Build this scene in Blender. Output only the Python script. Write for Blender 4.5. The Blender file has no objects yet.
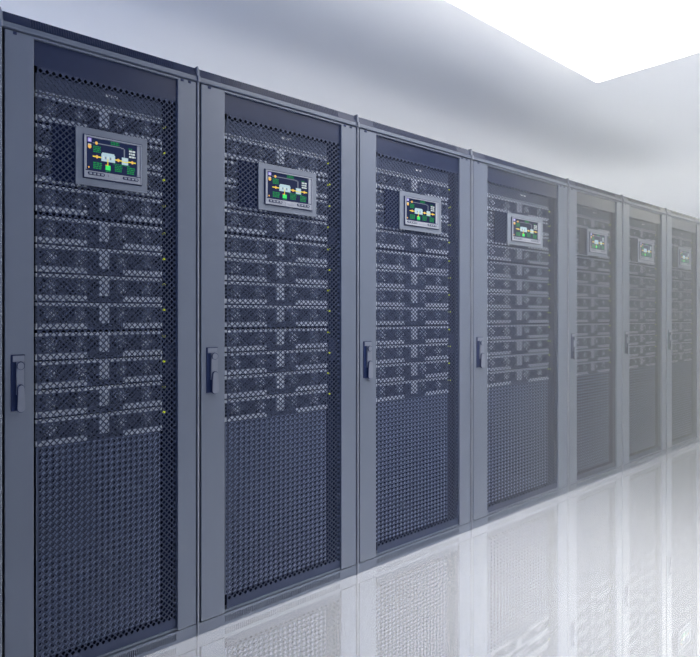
import bpy, bmesh, math, random
from mathutils import Matrix, Vector
random.seed(4)
S = bpy.context.scene
COL = S.collection
H = 2.0            # rack height
W = 0.76           # rack width the parts are drawn at
PI = math.pi

# ------------------------------------------------------------------ materials
def new_mat(name):
    m = bpy.data.materials.new(name); m.use_nodes = True
    nt = m.node_tree
    return m, nt, nt.nodes['Principled BSDF']

def paint(name, col, rough=0.4, metal=0.0, var=0.08, scale=6.0, stretch=(1, 1, 1), spec=0.5):
    m, nt, b = new_mat(name)
    tc = nt.nodes.new('ShaderNodeTexCoord')
    mp = nt.nodes.new('ShaderNodeMapping'); mp.inputs['Scale'].default_value = stretch
    nz = nt.nodes.new('ShaderNodeTexNoise'); nz.inputs['Scale'].default_value = scale
    nz.inputs['Detail'].default_value = 4
    rp = nt.nodes.new('ShaderNodeValToRGB')
    rp.color_ramp.elements[0].position = 0.3; rp.color_ramp.elements[1].position = 0.7
    rp.color_ramp.elements[0].color = tuple(c * (1 - var) for c in col) + (1,)
    rp.color_ramp.elements[1].color = tuple(c * (1 + var) for c in col) + (1,)
    nt.links.new(tc.outputs['Object'], mp.inputs['Vector'])
    nt.links.new(mp.outputs['Vector'], nz.inputs['Vector'])
    nt.links.new(nz.outputs['Fac'], rp.inputs['Fac'])
    nt.links.new(rp.outputs['Color'], b.inputs['Base Color'])
    b.inputs['Roughness'].default_value = rough
    b.inputs['Metallic'].default_value = metal
    b.inputs['Specular IOR Level'].default_value = spec
    return m

def glow(name, col, strength):
    m, nt, b = new_mat(name)
    b.inputs['Base Color'].default_value = tuple(min(1, c * 0.15) for c in col) + (1,)
    b.inputs['Emission Color'].default_value = col + (1,)
    b.inputs['Emission Strength'].default_value = strength
    b.inputs['Specular IOR Level'].default_value = 0.08
    return m

M = {}
M['paint'] = paint('slate_paint', (0.074, 0.088, 0.124), 0.42, 0.0, 0.06, 3.0, (1, 1, 0.3))
M['mesh'] = paint('mesh_paint', (0.022, 0.030, 0.060), 0.55, 0.0, 0.05, 5.0, spec=0.2)
M['dark'] = paint('dark_gloss_paint', (0.012, 0.018, 0.045), 0.30, 0.0, 0.05, 4.0, spec=0.18)
M['inside'] = paint('cabinet_shade_paint', (0.002, 0.005, 0.024), 0.8, 0.0, 0.1, 4.0, spec=0.05)  # near-black navy, the shade inside the cabinet put into the colour
M['trim'] = paint('light_trim_metal', (0.15, 0.16, 0.19), 0.6, 0.0, 0.05, 8.0, spec=0.2)
M['strip'] = paint('module_rail_metal', (0.46, 0.49, 0.56), 0.5, 0.0, 0.06, 12.0)
M['grille'] = paint('module_grille_paint', (0.070, 0.085, 0.130), 0.6, 0.0, 0.06, 12.0, spec=0.2)
M['fan'] = paint('fan_plastic', (0.75, 0.78, 0.86), 0.5, 0.0, 0.06, 12.0)
M['handle_dark'] = paint('handle_black_plastic', (0.008, 0.015, 0.05), 0.5, spec=0.12)
M['handle'] = paint('handle_grey_plastic', (0.10, 0.112, 0.15), 0.38)
M['bezel'] = paint('display_bezel_metal', (0.115, 0.13, 0.165), 0.45, 0.0, 0.04, spec=0.3)
M['bezel_light'] = paint('display_rim_metal', (0.22, 0.23, 0.265), 0.4, 0.0, 0.04, spec=0.3)
M['white_mark'] = paint('white_print', (0.8, 0.8, 0.8), 0.6)
M['back_panel'] = paint('inner_panel_paint', (0.16, 0.19, 0.275), 0.6, 0.0, 0.05, spec=0.2)
M['led'] = glow('led_yellow_green', (0.75, 0.9, 0.05), 0.5)
M['scr_bg'] = glow('screen_navy', (0.008, 0.014, 0.05), 1.0)
M['scr_green'] = glow('screen_green', (0.01, 0.24, 0.06), 0.9)
M['scr_lime'] = glow('screen_lime', (0.05, 0.75, 0.15), 0.9)
M['scr_yel'] = glow('screen_yellow', (0.75, 0.62, 0.05), 0.9)
M['scr_org'] = glow('screen_orange', (0.80, 0.46, 0.10), 0.9)
M['scr_pale'] = glow('screen_pale_blue', (0.40, 0.55, 0.62), 0.9)
M['scr_grey'] = glow('screen_grey', (0.16, 0.18, 0.24), 0.9)
M['scr_white'] = glow('screen_white', (0.55, 0.62, 0.62), 0.9)
M['scr_vio'] = glow('screen_violet', (0.35, 0.28, 0.75), 0.9)
M['scr_red'] = glow('screen_red', (0.7, 0.1, 0.05), 0.9)

# ------------------------------------------------------------------ mesh helpers
def mk(name, bm, mats, parent=None, smooth=False):
    me = bpy.data.meshes.new(name)
    bmesh.ops.recalc_face_normals(bm, faces=bm.faces) if smooth else None
    bm.to_mesh(me); bm.free()
    if not isinstance(mats, (list, tuple)): mats = [mats]
    for m in mats: me.materials.append(m)
    if smooth:
        for p in me.polygons: p.use_smooth = True
    o = bpy.data.objects.new(name, me); COL.objects.link(o)
    if parent: o.parent = parent
    return o

def raw(name, verts, faces, mats, parent=None, idx=None):
    me = bpy.data.meshes.new(name); me.from_pydata(verts, [], faces); me.update()
    if not isinstance(mats, (list, tuple)): mats = [mats]
    for m in mats: me.materials.append(m)
    if idx:
        for p, i in zip(me.polygons, idx): p.material_index = i
    o = bpy.data.objects.new(name, me); COL.objects.link(o)
    if parent: o.parent = parent
    return o

def box(bm, x0, x1, y0, y1, z0, z1, bev=0.0, mi=0):
    mat = Matrix.Translation(((x0+x1)/2, (y0+y1)/2, (z0+z1)/2)) @ Matrix.Diagonal((x1-x0, y1-y0, z1-z0, 1))
    r = bmesh.ops.create_cube(bm, size=1.0, matrix=mat)
    vs = r['verts']
    fs = set(f for v in vs for f in v.link_faces)
    for f in fs: f.material_index = mi
    if bev > 0:
        es = list(set(e for v in vs for e in v.link_edges))
        rr = bmesh.ops.bevel(bm, geom=es, offset=bev, segments=2, profile=0.6, affect='EDGES', clamp_overlap=True)
        for f in rr['faces']: f.material_index = mi

def prism(bm, pts, y0, y1, mi=0):
    """outline in x,z (counter-clockwise seen from -y) given depth y0 (front) .. y1 (back)"""
    a = [bm.verts.new((x, y0, z)) for x, z in pts]
    b = [bm.verts.new((x, y1, z)) for x, z in pts]
    f = [bm.faces.new(a), bm.faces.new(list(reversed(b)))]
    n = len(pts)
    for i in range(n):
        j = (i + 1) % n
        f.append(bm.faces.new((a[j], a[i], b[i], b[j])))
    for q in f: q.material_index = mi

def circle(cx, cz, r, n=20):
    return [(cx + r*math.cos(2*PI*i/n), cz + r*math.sin(2*PI*i/n)) for i in range(n)]

def capsule(cx, z0, z1, r0, r1, n=10):
    p = [(cx + r0*math.cos(PI + PI*i/n), z0 + r0 + r0*math.sin(PI + PI*i/n)) for i in range(n+1)]
    p += [(cx + r1*math.cos(PI*i/n), z1 - r1 + r1*math.sin(PI*i/n)) for i in range(n+1)]
    return p

def extrude_x(bm, prof, x0, x1, mi=0):
    a = [bm.verts.new((x0, y, z)) for y, z in prof]
    b = [bm.verts.new((x1, y, z)) for y, z in prof]
    n = len(prof)
    fs = [bm.faces.new(a), bm.faces.new(list(reversed(b)))]
    for i in range(n):
        j = (i+1) % n
        fs.append(bm.faces.new((a[i], b[i], b[j], a[j])))
    for f in fs: f.material_index = mi

def U(u): return (u - 0.5) * W            # fraction across the rack -> local x
def V(v): return (1 - v) * H              # fraction down from the top -> local z

def empty(name, loc, label, cat, group=None, sx=1.0):
    o = bpy.data.objects.new(name, None); COL.objects.link(o)
    o.empty_display_size = 0.1
    o.location = loc; o.scale = (sx, 1, 1)
    o['label'] = label; o['category'] = cat
    if group: o['group'] = group
    return o

def kids(o): return KIDS.get(o.name, list(o.children))
KIDS = {}
def copy_tree(o, parent=None):
    c = o.copy(); COL.objects.link(c); c.parent = parent
    for ch in list(o.children):
        if ch.get('_x'): continue
        copy_tree(ch, c)
    return c

# perforated sheet: staggered holes, hexagonal cells; zigzag edges filled to straight borders
def perforated(name, x0, x1, z0, z1, nx, nz, hx, hz, y, mats, parent, thick=0.002, border=(0, 0), sides=8):
    a = (x1 - x0) / nx; b = (z1 - z0) / nz
    flat = b < a
    if flat:
        xd = (a*a + b*b) / (4*a); xt = ((a*a + b*b)/8 - b*b/4) / (a/2)
        outer = [(xd, 0), (xt, b/2), (-xt, b/2), (-xd, 0), (-xt, -b/2), (xt, -b/2)]
    else:
        zd = (a*a + b*b) / (4*b); zt = ((a*a + b*b)/8 - a*a/4) / (b/2)
        outer = [(a/2, zt), (0, zd), (-a/2, zt), (-a/2, -zt), (0, -zd), (a/2, -zt)]
    inner = []
    for (ox, oz) in outer:
        ang = math.atan2(oz/b, ox/a)
        inner.append((math.cos(ang)*hx*a, math.sin(ang)*hz*b))
    verts, faces = [], []
    cells = []
    for i in range(nx):
        for j in range(nz):
            cells.append((x0 + (i+0.5)*a, z0 + (j+0.5)*b))
    for i in range(nx - 1):
        for j in range(nz - 1):
            cells.append((x0 + (i+1)*a, z0 + (j+1)*b))
    for (cx, cz) in cells:
        k = len(verts)
        verts += [(cx+p, y, cz+q) for p, q in outer]
        verts += [(cx+p, y, cz+q) for p, q in inner]
        verts += [(cx+p, y+thick, cz+q) for p, q in inner]
        for s in range(6):
            t = (s+1) % 6
            faces.append((k+t, k+s, k+6+s, k+6+t))
            faces.append((k+6+t, k+6+s, k+12+s, k+12+t))
    # borders with a zigzag edge that meets the cells
    for side, ext in ((1, border[0]), (-1, border[1])):
        cz = z1 - 0.5*b if side == 1 else z0 + 0.5*b
        edge = z1 if side == 1 else z0
        zz = []
        for i in range(nx):
            cx = x0 + (i+0.5)*a
            if flat: zz += [(cx-xd, cz), (cx-xt, cz+side*b/2), (cx+xt, cz+side*b/2), (cx+xd, cz)]
            else: zz += [(cx-a/2, cz+side*zt), (cx, cz+side*zd)] + ([(x1, cz+side*zt)] if i == nx-1 else [])
        if flat: zz[0] = (x0, cz); zz[-1] = (x1, cz)
        k = len(verts)
        top = [(x, edge + side*max(ext, 0.0012)) for x, _ in zz]
        verts += [(x, y, z) for x, z in zz] + [(x, y, z) for x, z in top]
        n = len(zz)
        for i in range(n-1):
            q = (k+i, k+i+1, k+n+i+1, k+n+i)
            faces.append(q if side == 1 else tuple(reversed(q)))
    # half cells along both upright edges
    for side, xe in ((-1, x0), (1, x1)):
        for j in range(nz):
            cx = x0 + 0.5*a if side == -1 else x1 - 0.5*a
            cz = z0 + (j+0.5)*b
            k = len(verts)
            if not flat:
                if j == nz-1: continue
                xm = xe - side*a/2
                verts += [(xe, y, cz+zt), (xm, y, cz+zd), (xm, y, cz+b-zd), (xe, y, cz+b-zt)]
                faces.append((k, k+3, k+2, k+1) if side == 1 else (k, k+1, k+2, k+3))
                continue
            verts += [(cx+side*xt, y, cz-b/2), (cx+side*xd, y, cz), (cx+side*xt, y, cz+b/2), (xe, y, cz+b/2), (xe, y, cz-b/2)]
            q = (k, k+4, k+3, k+2, k+1)
            faces.append(q if side == 1 else tuple(reversed(q)))
    return raw(name, verts, faces, mats, parent)

# sheet with holes in straight rows and columns
def punched(name, x0, z0, a, b, nx, nz, hr, y, mats, parent, thick=0.0015):
    verts, faces = [], []
    oc = [(1, 0), (1, 1), (0, 1), (-1, 1), (-1, 0), (-1, -1), (0, -1), (1, -1)]
    for i in range(nx):
        for j in range(nz):
            cx, cz = x0+(i+0.5)*a, z0+(j+0.5)*b
            k = len(verts)
            verts += [(cx+p*a/2, y, cz+q*b/2) for p, q in oc]
            verts += [(cx+math.cos(t*PI/4)*a*hr, y, cz+math.sin(t*PI/4)*b*hr*1.08) for t in range(8)]
            verts += [(cx+math.cos(t*PI/4)*a*hr, y+thick, cz+math.sin(t*PI/4)*b*hr*1.08) for t in range(8)]
            for t in range(8):
                u = (t+1) % 8
                faces.append((k+u, k+t, k+8+t, k+8+u)); faces.append((k+8+u, k+8+t, k+16+t, k+16+u))
    return raw(name, verts, faces, mats, parent)

# ------------------------------------------------------------------ the rack
YM = 0.010      # mesh plane behind the front of the door stiles
def make_rack():
    r = empty('server_rack', (0, 0, 0), '', 'server rack', 'server racks in one row')
    # cabinet shell, open at the front
    bm = bmesh.new()
    x0, x1 = -W/2, W/2
    box(bm, x0+0.002, x0+0.020, 0.034, 1.0, 0.0, 1.955, 0.001)
    box(bm, x1-0.020, x1-0.002, 0.034, 1.0, 0.0, 1.955, 0.001)
    box(bm, x0+0.020, x1-0.020, 0.98, 1.0, 0.0, 1.955)
    box(bm, x0+0.020, x1-0.020, 0.034, 0.98, 0.030, 0.045)
    # added inner lining, the cavity's shade behind the equipment painted dark
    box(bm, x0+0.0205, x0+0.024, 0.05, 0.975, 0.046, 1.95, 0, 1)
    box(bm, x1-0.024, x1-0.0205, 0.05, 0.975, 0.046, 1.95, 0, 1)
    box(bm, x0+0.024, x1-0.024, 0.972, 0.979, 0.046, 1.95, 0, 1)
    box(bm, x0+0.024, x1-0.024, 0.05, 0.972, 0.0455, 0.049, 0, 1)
    mk('cabinet', bm, [M['paint'], M['inside']], r)
    # mounting rails
    for s, (a, b) in enumerate(((0.100, 0.160), (0.888, 0.92))):
        bm = bmesh.new(); box(bm, U(a), U(b), 0.052, 0.075, 0.05, 1.95)
        mk('mounting_rail', bm, M['inside'], r)
    # top cover with lip and louvred strip
    bm = bmesh.new()
    g = 0.002
    extrude_x(bm, [(0.03, 1.957), (0.002, 1.957), (-0.005, 1.9585), (-0.006, 1.9605), (-0.005, 1.962), (0.0, 1.963), (0.0, 1.976),
                   (0.003, 1.977), (0.013, 2.007), (0.015, 2.009), (0.020, 2.010), (1.0, 2.010), (1.0, 1.957)], x0+g, x1-g)
    tc = mk('top_cover', bm, M['paint'], r)
    bm = bmesh.new()
    ext = [(0.0012, 1.9772), (0.0112, 2.0078), (0.0135, 2.0072), (0.0035, 1.9766)]
    extrude_x(bm, ext, x0+0.012, x1-0.004)
    n = 64
    for i in range(n):
        xa = x0+0.10 + (W-0.2)*i/n
        extrude_x(bm, [(0.0018, 1.9800), (0.0002, 1.9806), (0.0088, 2.0058), (0.0105, 2.0052)], xa, xa+0.004)
    mk('louvre_strip', bm, M['dark'], tc)
    # seam trim
    bt = bmesh.new()
    box(bt, x0+0.0, x0+0.0065, -0.004, 0.033, 0.0, 1.962, 0.0015)
    box(bt, x0+0.0, x0+0.0085, -0.009, 0.033, 1.955, 1.978, 0.002)
    prism(bt, [(x0, 1.976), (x0+0.008, 1.976), (x0+0.008, 1.998), (x0+0.002, 2.012), (x0, 2.012)], -0.002, 0.02)
    mk('side_trim', bt, M['trim'], r)
    # door: two stiles tied by slim rails
    bd = bmesh.new()
    box(bd, U(0.021), U(0.145), 0.0, 0.030, 0.045, 1.9545, 0.0022)
    box(bd, U(0.882), U(0.993), 0.0, 0.030, 0.045, 1.9545, 0.0022)
    box(bd, U(0.143), U(0.884), 0.0, 0.030, 1.948, 1.9545, 0.001)
    box(bd, U(0.143), U(0.884), 0.006, 0.030, 0.045, 0.052, 0.001)
    door = mk('door', bd, M['paint'], r)
    for u in (0.055, 0.90, 0.945):
        bm = bmesh.new(); box(bm, U(u), U(u)+0.012, -0.0022, 0.02, 1.9445, 1.9525, 0.0008)
        mk('latch_pin', bm, M['handle_dark'], door)
    perforated('mesh_panel', U(0.163), U(0.884), V(0.960), V(0.064), 24, 93, 0.350, 0.340, YM, M['mesh'], door,
               border=(0.0, 0.030))
    bm = bmesh.new()
    box(bm, U(0.143), U(0.884), YM-0.0006, YM+0.004, V(0.0635), 1.948)
    mk('top_panel', bm, M['dark'], door)
    # handle
    zc0, zc1 = V(0.574), V(0.491)
    ha, hb = U(0.046), U(0.105)
    bm = bmesh.new()
    w = hb - ha
    box(bm, ha, hb, -0.003, 0.002, zc0+0.003, zc1, 0.0014)
    hp = mk('handle_plate', bm, M['handle_dark'], door)
    bm = bmesh.new()
    box(bm, ha+0.005, hb-0.0015, -0.0045, -0.002, zc1-0.021, zc1-0.003, 0.001)
    cx = ha + w*0.62
    prism(bm, [(cx-w*0.27, zc0+0.05), (cx+w*0.30, zc0+0.05), (cx+w*0.30, zc1-0.02), (cx-w*0.27, zc1-0.02)], -0.010, -0.003)
    mk('handle_body', bm, M['handle'], door)
    bm = bmesh.new()
    prism(bm, circle(cx+0.001, zc1-0.032, 0.0125), -0.013, -0.009, 1)
    prism(bm, circle(cx+0.0005, zc1-0.0325, 0.0105), -0.015, -0.0125, 0)
    mk('lock', bm, [M['handle'], M['handle_dark']], door)
    bm = bmesh.new()
    prism(bm, capsule(cx+0.001, zc0-0.002, zc0+0.080, 0.0135, 0.0115), -0.014, -0.009, 1)
    prism(bm, capsule(cx+0.002, zc0, zc0+0.077, 0.0125, 0.0100), -0.016, -0.0135, 0)
    mk('handle_lever', bm, [M['handle'], M['handle_dark']], door)
    # display on the door
    xa, xb, za, zb = U(0.338), U(0.708), V(0.2310), V(0.1405)
    bm = bmesh.new(); box(bm, xa, xb, YM-0.006, YM-0.0005, za, zb, 0.0015)
    disp = mk('display', bm, M['bezel'], r)
    bm = bmesh.new(); box(bm, U(0.232), xb-0.01, YM+0.003, YM+0.0110, za+0.004, zb-0.002, 0.001)
    mk('rear_housing', bm, M['inside'], disp)
    fx0, fx1, fz0, fz1 = U(0.372), U(0.677), V(0.2200), V(0.1515)
    yf = YM-0.006
    bm = bmesh.new()
    t = 0.005
    def ring(x0_, x1_, z0_, z1_, t_, ya, yb, mi):
        box(bm, x0_, x1_, ya, yb, z1_-t_, z1_, 0.0006, mi); box(bm, x0_, x1_, ya, yb, z0_, z0_+t_, 0.0006, mi)
        box(bm, x0_, x0_+t_, ya, yb, z0_+t_, z1_-t_, 0.0006, mi); box(bm, x1_-t_, x1_, ya, yb, z0_+t_, z1_-t_, 0.0006, mi)
    ring(fx0, fx1, fz0, fz1, 0.0035, yf-0.004, yf+0.001, 1)
    ring(fx0+0.003, fx1-0.003, fz0+0.003, fz1-0.003, 0.004, yf-0.007, yf+0.001, 0)
    box(bm, fx0+0.007, fx0+0.013, yf-0.004, yf+0.001, fz0+0.027, fz1-0.007, 0.0005, 0)
    box(bm, fx1-0.021, fx1-0.007, yf-0.004, yf+0.001, fz0+0.027, fz1-0.007, 0.0005, 0)
    mk('display_frame', bm, [M['bezel_light'], M['handle_dark']], disp)
    bm = bmesh.new()
    bz0, bz1 = fz0+0.007, fz0+0.025
    box(bm, fx0+0.007, fx1-0.007, yf-0.006, yf+0.001, bz0, bz1, 0.001, 0)
    bw = (fx1-fx0-0.014)
    for s0, s1 in ((0.04, 0.34), (0.66, 0.96)):
        x_a, x_b = fx0+0.007+bw*s0, fx0+0.007+bw*s1
        prism(bm, [(x_a, bz0+0.010), (x_a+0.004, bz0+0.0045), (x_b-0.004, bz0+0.0045), (x_b, bz0+0.010), (x_b-0.003, bz0+0.014), (x_a+0.003, bz0+0.014)], yf-0.0068, yf-0.005, 1)
        for k in range(4):
            xq = x_a+0.006 + (x_b-x_a-0.012)*k/3.6
            box(bm, xq, xq+0.010, yf-0.0085, yf-0.006, bz0+0.0065, bz0+0.0120, 0.0008, 0)
    box(bm, fx0+0.007+bw*0.40, fx0+0.007+bw*0.60, yf-0.0072, yf-0.005, bz0+0.005, bz0+0.013, 0.001, 0)
    box(bm, fx0+0.006, fx1-0.006, yf-0.0045, yf, bz1, bz1+0.003, 0.0, 1)
    mk('button_bar', bm, [M['bezel_light'], M['handle_dark']], disp)
    # screen picture
    sx0, sx1, sz0, sz1 = fx0+0.013, fx1-0.021, bz1+0.003, fz1-0.007
    v, f, idx = [], [], []
    names = ['scr_bg', 'scr_green', 'scr_lime', 'scr_yel', 'scr_org', 'scr_pale', 'scr_grey', 'scr_white', 'scr_vio', 'scr_red']
    def pt(x, y, l): return (sx0+(sx1-sx0)*x, yf-0.001-0.0001*l, sz1-(sz1-sz0)*y)
    def rect(xa, xb, ya, yb, c, l=1):
        k = len(v); v.extend([pt(xa, yb, l), pt(xb, yb, l), pt(xb, ya, l), pt(xa, ya, l)]); f.append((k, k+1, k+2, k+3)); idx.append(names.index(c))
    asp = (sx1-sx0)/(sz1-sz0)
    def disc(cx, cy, rr, c, l=3, n=14):
        k = len(v); v.extend([pt(cx+rr/asp*math.cos(2*PI*i/n), cy-rr*math.sin(2*PI*i/n), l) for i in range(n)]); f.append(tuple(range(k, k+n))); idx.append(names.index(c))
    def lines(xa, xb, ya, yb, n, c='scr_green', seed=0):
        rr = random.Random(seed)
        for i in range(n):
            y = ya+(yb-ya)*(i+0.15)/n; hh = (yb-ya)/n*0.62
            x = xa
            while x < xb-0.01:
                wd = min(rr.uniform(0.02, 0.06), xb-x)
                rect(x, x+wd, y, y+hh, c); x += wd+0.010
    rect(0, 1, 0, 1, 'scr_bg', 0)
    rect(0.025, 0.095, 0.02, 0.14, 'scr_vio'); rect(0.045, 0.075, 0.05, 0.11, 'scr_white', 2)
    rect(0.030, 0.090, 0.20, 0.27, 'scr_white'); disc(0.06, 0.28, 0.065, 'scr_org')
    disc(0.19, 0.145, 0.052, 'scr_org')
    for (xa_, xb_, ya_, yb_) in ((0.12, 0.68, 0.135, 0.165), (0.68, 0.73, 0.15, 0.185), (0.73, 0.755, 0.18, 0.46)): rect(xa_, xb_, ya_, yb_, 'scr_grey')
    lines(0.47, 0.64, 0.01, 0.12, 2, seed=1)
    lines(0.84, 0.97, 0.17, 0.44, 3, 'scr_white', 2); lines(0.83, 0.90, 0.12, 0.17, 1, seed=3)
    lines(0.13, 0.27, 0.23, 0.44, 4, seed=4)
    rect(0.12, 0.98, 0.545, 0.585, 'scr_yel', 2)
    disc(0.20, 0.565, 0.052, 'scr_org'); disc(0.62, 0.565, 0.052, 'scr_org'); disc(0.905, 0.565, 0.052, 'scr_org')
    rect(0.285, 0.555, 0.44, 0.67, 'scr_pale', 3); rect(0.30, 0.54, 0.40, 0.44, 'scr_pale', 3)
    for q in range(5): rect(0.31+0.047*q, 0.335+0.047*q, 0.50+0.02*(q % 2), 0.60, 'scr_grey' if q % 2 else 'scr_white', 4)
    rect(0.69, 0.82, 0.45, 0.68, 'scr_pale', 3); rect(0.72, 0.79, 0.49, 0.54, 'scr_white', 4)
    rect(0.69, 0.82, 0.575, 0.605, 'scr_yel', 4)
    rect(0.402, 0.42, 0.58, 0.80, 'scr_yel', 5)
    rect(0.365, 0.465, 0.78, 0.93, 'scr_lime', 4); rect(0.365, 0.40, 0.755, 0.785, 'scr_red', 4)
    lines(0.37, 0.46, 0.95, 0.99, 1, seed=5)
    lines(0.13, 0.30, 0.73, 0.95, 4, seed=6); lines(0.55, 0.70, 0.73, 0.94, 4, seed=7)
    lines(0.80, 0.96, 0.73, 0.96, 4, seed=8); lines(0.52, 0.86, 0.685, 0.72, 1, seed=9)
    disc(0.045, 0.92, 0.03, 'scr_org')
    raw('screen', v, f, [M[q] for q in names], disp, idx)
    # plinth with a comb of vent slots
    bm = bmesh.new()
    gx = 0.003
    za, zb = 0.012, 0.034
    box(bm, x0+gx+0.006, x1-gx, 0.0, 0.03, zb, 0.042, 0.001)
    box(bm, x0+gx+0.006, x1-gx, 0.0, 0.03, 0.0, za, 0.001)
    box(bm, x0+gx+0.006, U(0.148), 0.0, 0.03, za, zb)
    box(bm, U(0.878), x1-gx, 0.0, 0.03, za, zb)
    n = 64
    step = (U(0.878)-U(0.148))/n
    for i in range(n):
        box(bm, U(0.148)+step*(i+0.45), U(0.148)+step*(i+1), 0.0, 0.03, za, zb)
    box(bm, U(0.14), U(0.886), 0.022, 0.030, za, zb, 0, 1)
    mk('plinth', bm, [M['paint'], M['inside']], r)
    # perforated inner panel behind the lower half of the door
    px, pz = (U(0.884)-U(0.163))/24, (V(0.064)-V(0.960))/93
    punched('inner_panel', U(0.163), V(0.960)+pz, px, pz, 21, 33, 0.33, 0.0225, M['back_panel'], r)
    return r

# ------------------------------------------------------------------ one power module (2U)
MH = 0.0862
MX0, MX1 = U(0.162), U(0.808)
MC = U(0.490)
def make_module():
    r = empty('power_module', (0, 0, 0), '', 'rack module', 'power modules in the racks')
    bm = bmesh.new()
    x0, x1 = MX0, MX1
    # housing, open behind the grilles
    box(bm, x0, x1, 0.006, 0.70, 0.0, 0.003); box(bm, x0, x1, 0.006, 0.70, MH-0.003, MH)
    box(bm, x0, x0+0.003, 0.006, 0.70, 0.003, MH-0.003); box(bm, x1-0.003, x1, 0.006, 0.70, 0.003, MH-0.003)
    box(bm, x0+0.003, x1-0.003, 0.05, 0.70, 0.003, MH-0.003)
    mk('housing', bm, M['inside'], r)
    gz0, gz1 = 0.021, MH-0.0115
    cl, cr = MC-0.019, MC+0.019
    # upper and lower front rails
    bm = bmesh.new(); box(bm, x0, x1, -0.002, 0.008, gz1, MH-0.001, 0.001)
    mk('upper_rail', bm, M['strip'], r)
    va, vb = U(0.405), U(0.590)
    for (a, b) in ((x0, va), (vb, x1)):
        bm = bmesh.new(); box(bm, a, b, -0.003, 0.008, 0.004, gz0, 0.0012)
        mk('lower_rail', bm, M['strip'], r)
    perforated('centre_vent', va, vb, 0.004, gz0, 8, 2, 0.30, 0.33, 0.0, M['grille'], r, border=(0.0, 0.0))
    bm = bmesh.new(); box(bm, cl, cr, -0.004, 0.008, gz0, gz1, 0.0012)
    box(bm, MC-0.004, MC+0.004, -0.0065, -0.003, gz0+0.006, gz1-0.006, 0.001)
    mk('centre_bar', bm, M['strip'], r)
    for (a, b) in ((x0, cl), (cr, x1)):
        n = max(6, int(round((b-a)/0.0165)))
        g = perforated('fan_grille', a, b, gz0, gz1, n, 4, 0.34, 0.36, 0.0, M['grille'], r)
        for q in (0.24, 0.72):
            cx, cz = a+(b-a)*q, (gz0+gz1)/2
            bm = bmesh.new()
            prism(bm, circle(cx, cz, 0.013, 14), 0.004, 0.016)
            for k in range(7):
                t = 2*PI*k/7
                p = []
                for (rr, dt) in ((0.0095, -0.25), (0.024, 0.0), (0.024, 0.5), (0.0095, 0.35)):
                    p.append((cx+rr*math.cos(t+dt), cz+rr*math.sin(t+dt)))
                vs0 = [bm.verts.new((x, 0.007+(0.006 if i in (2, 3) else 0), z)) for i, (x, z) in enumerate(p)]
                vs1 = [bm.verts.new((x, 0.0085+(0.006 if i in (2, 3) else 0), z)) for i, (x, z) in enumerate(p)]
                bm.faces.new(vs0); bm.faces.new(list(reversed(vs1)))
                for i in range(4):
                    j = (i+1) % 4
                    bm.faces.new((vs0[j], vs0[i], vs1[i], vs1[j]))
            mk('fan', bm, M['fan'], g)
    return r

def make_top_unit():
    r = empty('control_unit', (0, 0, 0), '', 'rack unit', 'plain units at the top of the racks')
    hh = 0.059
    bm = bmesh.new()
    box(bm, MX0, MX1, 0.0, 0.60, 0.0, hh, 0.0015)
    mk('case', bm, M['grille'], r)
    bm = bmesh.new(); box(bm, MX0, MX1, -0.004, 0.004, 0.0, 0.006, 0.001)
    mk('edge_strip', bm, M['strip'], r)
    bm = bmesh.new()
    x = U(0.50)
    for (d, wd) in ((0, 0.016), (0.020, 0.005), (0.029, 0.018)):
        box(bm, x+d, x+d+wd, -0.0012, 0.0005, 0.036, 0.044)
    mk('maker_mark', bm, M['white_mark'], r)
    return r

LED_V = []
g1 = [0.1000 + 0.0453*k for k in range(4)]
g2 = [0.2830 + 0.0437*k for k in range(4)]
g3 = [0.4600 + 0.0435*k for k in range(4)]
TOPS = g1 + g2 + g3
def make_strip():
    r = empty('power_strip', (0, 0, 0), '', 'power strip', 'power strips inside the racks')
    bm = bmesh.new()
    box(bm, U(0.828), U(0.875), 0.0, 0.05, 0.06, 1.90, 0.002)
    mk('casing', bm, M['inside'], r)
    for v, dv in ((0.245, 0.036), (0.483, 0.048)):
        bm = bmesh.new()
        box(bm, U(0.828), U(0.882), -0.012, 0.0, V(v+dv), V(v), 0.002)
        mk('cover_plate', bm, M['handle_dark'], r)
    for v in TOPS:
        bm = bmesh.new()
        prism(bm, circle(U(0.822), V(v+0.010), 0.0034, 10), -0.024, -0.004)
        prism(bm, circle(U(0.823), V(v+0.010), 0.0045, 10), -0.010, 0.004, 1)
        box(bm, U(0.820), U(0.831), -0.004, 0.002, V(v+0.0125), V(v+0.0075), 0, 1)
        mk('indicator_light', bm, [M['led'], M['handle_dark']], r)
    return r

# ------------------------------------------------------------------ the row
EDGES = [0.390, 1.004, 1.767, 2.581, 3.593, 4.372, 5.178, 5.955]
RACK = ['nearest rack at the left of the row', 'second rack from the left', 'third rack from the left', 'middle rack of the row',
        'fifth rack from the left', 'second rack from the right', 'farthest rack at the right']
RACKL = ['slate grey server rack with mesh door and display, nearest, leftmost in the row',
         'slate grey server rack with mesh door and display, second from the left',
         'slate grey server rack with mesh door and display, third from the left',
         'slate grey server rack with mesh door and display, middle one of the seven',
         'hazy grey server rack with narrow looking door, third from the right end',
         'hazy grey server rack with narrow looking door, second from the right end',
         'palest grey server rack with narrow looking door, farthest, at the right end']
ORD = ['topmost', 'second', 'third', 'fourth', 'fifth', 'sixth', 'seventh', 'eighth', 'ninth', 'tenth', 'eleventh', 'lowest']
rack0, mod0, top0, strip0 = make_rack(), make_module(), make_top_unit(), make_strip()
first_mod = True
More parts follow.
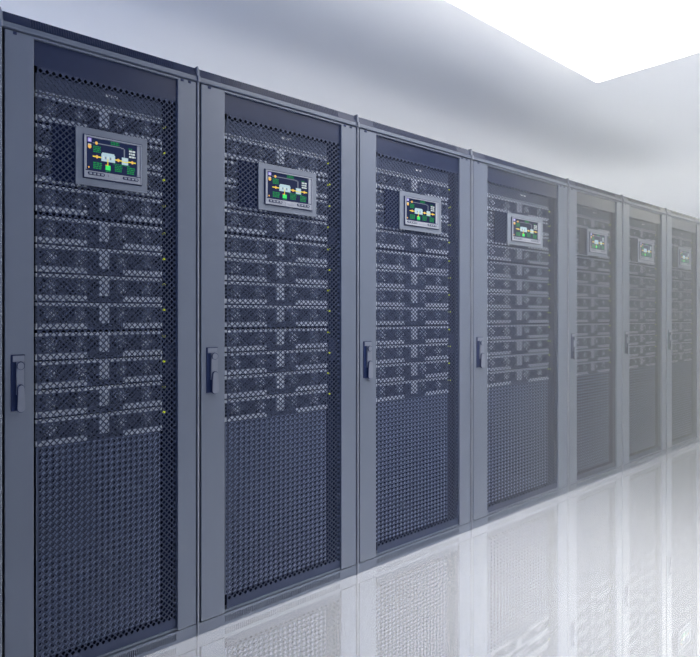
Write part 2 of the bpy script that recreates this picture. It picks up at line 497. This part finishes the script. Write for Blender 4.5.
for i in range(7):
    a, b = EDGES[i], EDGES[i+1]
    cx, sx = (a+b)/2, (b-a)/W
    r = rack0 if i == 0 else copy_tree(rack0)
    r.location = (cx, 0, 0); r.scale = (sx, 1, 1); r['label'] = RACKL[i]
    t = top0 if i == 0 else copy_tree(top0)
    t.location = (cx, 0.028, V(0.0992)); t.scale = (sx, 1, 1)
    t['label'] = 'plain grey unit above the modules in the ' + RACK[i]
    p = strip0 if i == 0 else copy_tree(strip0)
    p.location = (cx, 0.046, 0.0); p.scale = (sx, 1, 1)
    p['label'] = 'dark power strip with yellow lights in the ' + RACK[i]
    for k, v in enumerate(TOPS):
        m = mod0 if first_mod else copy_tree(mod0)
        first_mod = False
        m.location = (cx, 0.028, V(v) - MH); m.scale = (sx, 1, 1)
        q = ORD[k] if k in (0, 11) else ORD[k] + ' from top,'
        m['label'] = 'grey fan module, ' + q + ' in the ' + RACK[i]

# ------------------------------------------------------------------ the room
CZ = 2.60
def slab(name, x0, x1, y0, y1, z0, z1, m):
    bm = bmesh.new(); box(bm, x0, x1, y0, y1, z0, z1)
    o = mk(name, bm, m); o['kind'] = 'structure'; return o

mf = bpy.data.materials.new('white_gloss_floor'); mf.use_nodes = True
nt = mf.node_tree; nt.nodes.clear()
out = nt.nodes.new('ShaderNodeOutputMaterial'); mx = nt.nodes.new('ShaderNodeMixShader')
df = nt.nodes.new('ShaderNodeBsdfDiffuse'); gl = nt.nodes.new('ShaderNodeBsdfGlossy')
nz = nt.nodes.new('ShaderNodeTexNoise'); nz.inputs['Scale'].default_value = 2.0
rp = nt.nodes.new('ShaderNodeValToRGB')
rp.color_ramp.elements[0].color = (0.91, 0.92, 0.94, 1); rp.color_ramp.elements[1].color = (0.95, 0.95, 0.96, 1)
nt.links.new(nz.outputs['Fac'], rp.inputs['Fac']); nt.links.new(rp.outputs['Color'], df.inputs['Color'])
gl.inputs['Color'].default_value = (0.97, 0.98, 1, 1); gl.inputs['Roughness'].default_value = 0.012
mx.inputs['Fac'].default_value = 0.765
nt.links.new(df.outputs[0], mx.inputs[1]); nt.links.new(gl.outputs[0], mx.inputs[2]); nt.links.new(mx.outputs[0], out.inputs[0])

M['ceil'] = paint('white_ceiling_paint', (0.87, 0.87, 0.87), 0.9, 0, 0.01, 1.5)
M['wall'] = paint('white_wall_paint', (0.75, 0.76, 0.78), 0.9, 0, 0.01, 1.5)
slab('floor', -2.2, 10.5, -3.4, 4.2, -0.10, 0.0, mf)
slab('wall_back', -2.2, 10.6, 4.2, 4.3, 0.0, CZ, M['wall'])
slab('wall_right', 10.5, 10.6, -3.4, 4.2, 0.0, CZ, M['wall'])
slab('ceiling', -2.2, 10.6, -3.4, 4.3, CZ, CZ+0.10, M['ceil'])

# ceiling lights: recessed-looking luminous panels over the aisle
LT = 0.10
def ceiling_light(x0, x1, y0, y1, col, st, watt, label):
    o = empty('ceiling_light', ((x0+x1)/2, (y0+y1)/2, CZ), label, 'ceiling light', 'luminous panels over the aisle')
    hx, hy = (x1-x0)/2, (y1-y0)/2
    bm = bmesh.new(); box(bm, -hx, hx, -hy, hy, -LT, -0.006, 0.004)
    mk('diffuser', bm, glow('light_panel', col, st), o)
    bm = bmesh.new(); box(bm, -hx-0.004, hx+0.004, -hy-0.004, hy+0.004, -0.006, 0.0)
    mk('mounting_plate', bm, M['white_mark'], o)
    ld = bpy.data.lights.new('lamp', 'AREA'); ld.shape = 'RECTANGLE'; ld.size = 2*hx-0.02; ld.size_y = 2*hy-0.02
    ld.energy = watt; ld.color = col; ld.spread = math.radians(110)
    lo = bpy.data.objects.new('lamp', ld); COL.objects.link(lo); lo.parent = o; lo.location = (0, 0, -LT-0.002)
    return o
ceiling_light(1.45, 3.428, -1.85, -0.27, (1.0, 1.0, 1.0), 4.2, 52, 'large glowing white ceiling panel over the racks')
ceiling_light(6.4, 9.2, -1.85, -0.27, (1.0, 0.99, 0.86), 3.0, 4, 'glowing ceiling panel past the right end of the racks')

ceiling_light(0.4, 6.4, 1.75, 2.7, (1.0, 0.99, 0.97), 4.5, 20, 'added unseen ceiling panel behind the racks, brightening the ceiling above them')  # added out of view to relight the ceiling above the racks

# haze box added for the pale glow over the right of the aisle
bm = bmesh.new(); box(bm, 2.25, 10.4, -3.3, -0.03, 0.001, 2.25)
mh = bpy.data.materials.new('added_glow_haze'); mh.use_nodes = True
nt = mh.node_tree; nt.nodes.clear()
out = nt.nodes.new('ShaderNodeOutputMaterial'); vs = nt.nodes.new('ShaderNodeVolumeScatter')
vs.inputs['Color'].default_value = (0.96, 0.96, 0.86, 1); vs.inputs['Density'].default_value = 0.049
nt.links.new(vs.outputs[0], out.inputs['Volume'])
hz = mk('haze', bm, mh)
hz['kind'] = 'stuff'; hz['label'] = 'thin pale haze added for the washed-out glow over the right of the aisle'; hz['category'] = 'haze'

# world: soft light from the open sides of the room, bluer from the left
w = bpy.data.worlds.new('room_light'); S.world = w; w.use_nodes = True
nt = w.node_tree; bg = nt.nodes['Background']
tc = nt.nodes.new('ShaderNodeTexCoord'); sp = nt.nodes.new('ShaderNodeSeparateXYZ')
mr = nt.nodes.new('ShaderNodeMapRange'); mr.inputs['From Min'].default_value = -0.9; mr.inputs['From Max'].default_value = 0.9
rp = nt.nodes.new('ShaderNodeValToRGB')
rp.color_ramp.elements[0].color = (0.22, 0.40, 1.0, 1); rp.color_ramp.elements[1].color = (1.0, 0.98, 0.72, 1)
el = rp.color_ramp.elements.new(0.56); el.color = (0.82, 0.89, 1.0, 1)
nt.links.new(tc.outputs['Generated'], sp.inputs[0]); nt.links.new(sp.outputs['X'], mr.inputs['Value'])
nt.links.new(mr.outputs[0], rp.inputs['Fac']); nt.links.new(rp.outputs['Color'], bg.inputs['Color'])
# band around the horizon, with light added below floor level to brighten the ceiling
bd = nt.nodes.new('ShaderNodeValToRGB')
mz = nt.nodes.new('ShaderNodeMapRange'); mz.inputs['From Min'].default_value = -1; mz.inputs['From Max'].default_value = 1
e = bd.color_ramp.elements
e[0].position = 0.15; e[0].color = (0, 0, 0, 1); e[1].position = 0.74; e[1].color = (0, 0, 0, 1)
k = e.new(0.22); k.color = (0.78, 0.78, 0.78, 1); k = e.new(0.38); k.color = (0.78, 0.78, 0.78, 1); k = e.new(0.46); k.color = (0.33, 0.33, 0.33, 1); k = e.new(0.64); k.color = (0.33, 0.33, 0.33, 1)
ml = nt.nodes.new('ShaderNodeMath'); ml.operation = 'MULTIPLY'; ml.inputs[1].default_value = 2.55
nt.links.new(sp.outputs['Z'], mz.inputs['Value']); nt.links.new(mz.outputs[0], bd.inputs['Fac'])
nt.links.new(bd.outputs['Color'], ml.inputs[0]); nt.links.new(ml.outputs[0], bg.inputs['Strength'])
bg.inputs['Strength'].default_value = 1.0

# ------------------------------------------------------------------ camera
cam = bpy.data.cameras.new('camera'); co = bpy.data.objects.new('camera', cam); COL.objects.link(co)
co.location = (0, -1.942, 1.130)
co.rotation_euler = (PI/2, 0, -math.atan2(600, 675))
co.rotation_euler[2] = -(PI/2 - math.atan2(675, 600))
cam.sensor_width = 36; cam.lens = 600/700*36
cam.shift_y = -12.5/700
cam.clip_start = 0.02
S.camera = co
S.view_settings.view_transform = 'Standard'; S.view_settings.look = 'None'
S.view_settings.gamma = 1; S.view_settings.use_curve_mapping = False
S.view_settings.exposure = 0.0
S.cycles.max_bounces = 8; S.cycles.diffuse_bounces = 4; S.cycles.volume_bounces = 1
S.cycles.use_denoising = True
S.cycles.sample_clamp_indirect = 5.0
S.cycles.use_adaptive_sampling = False
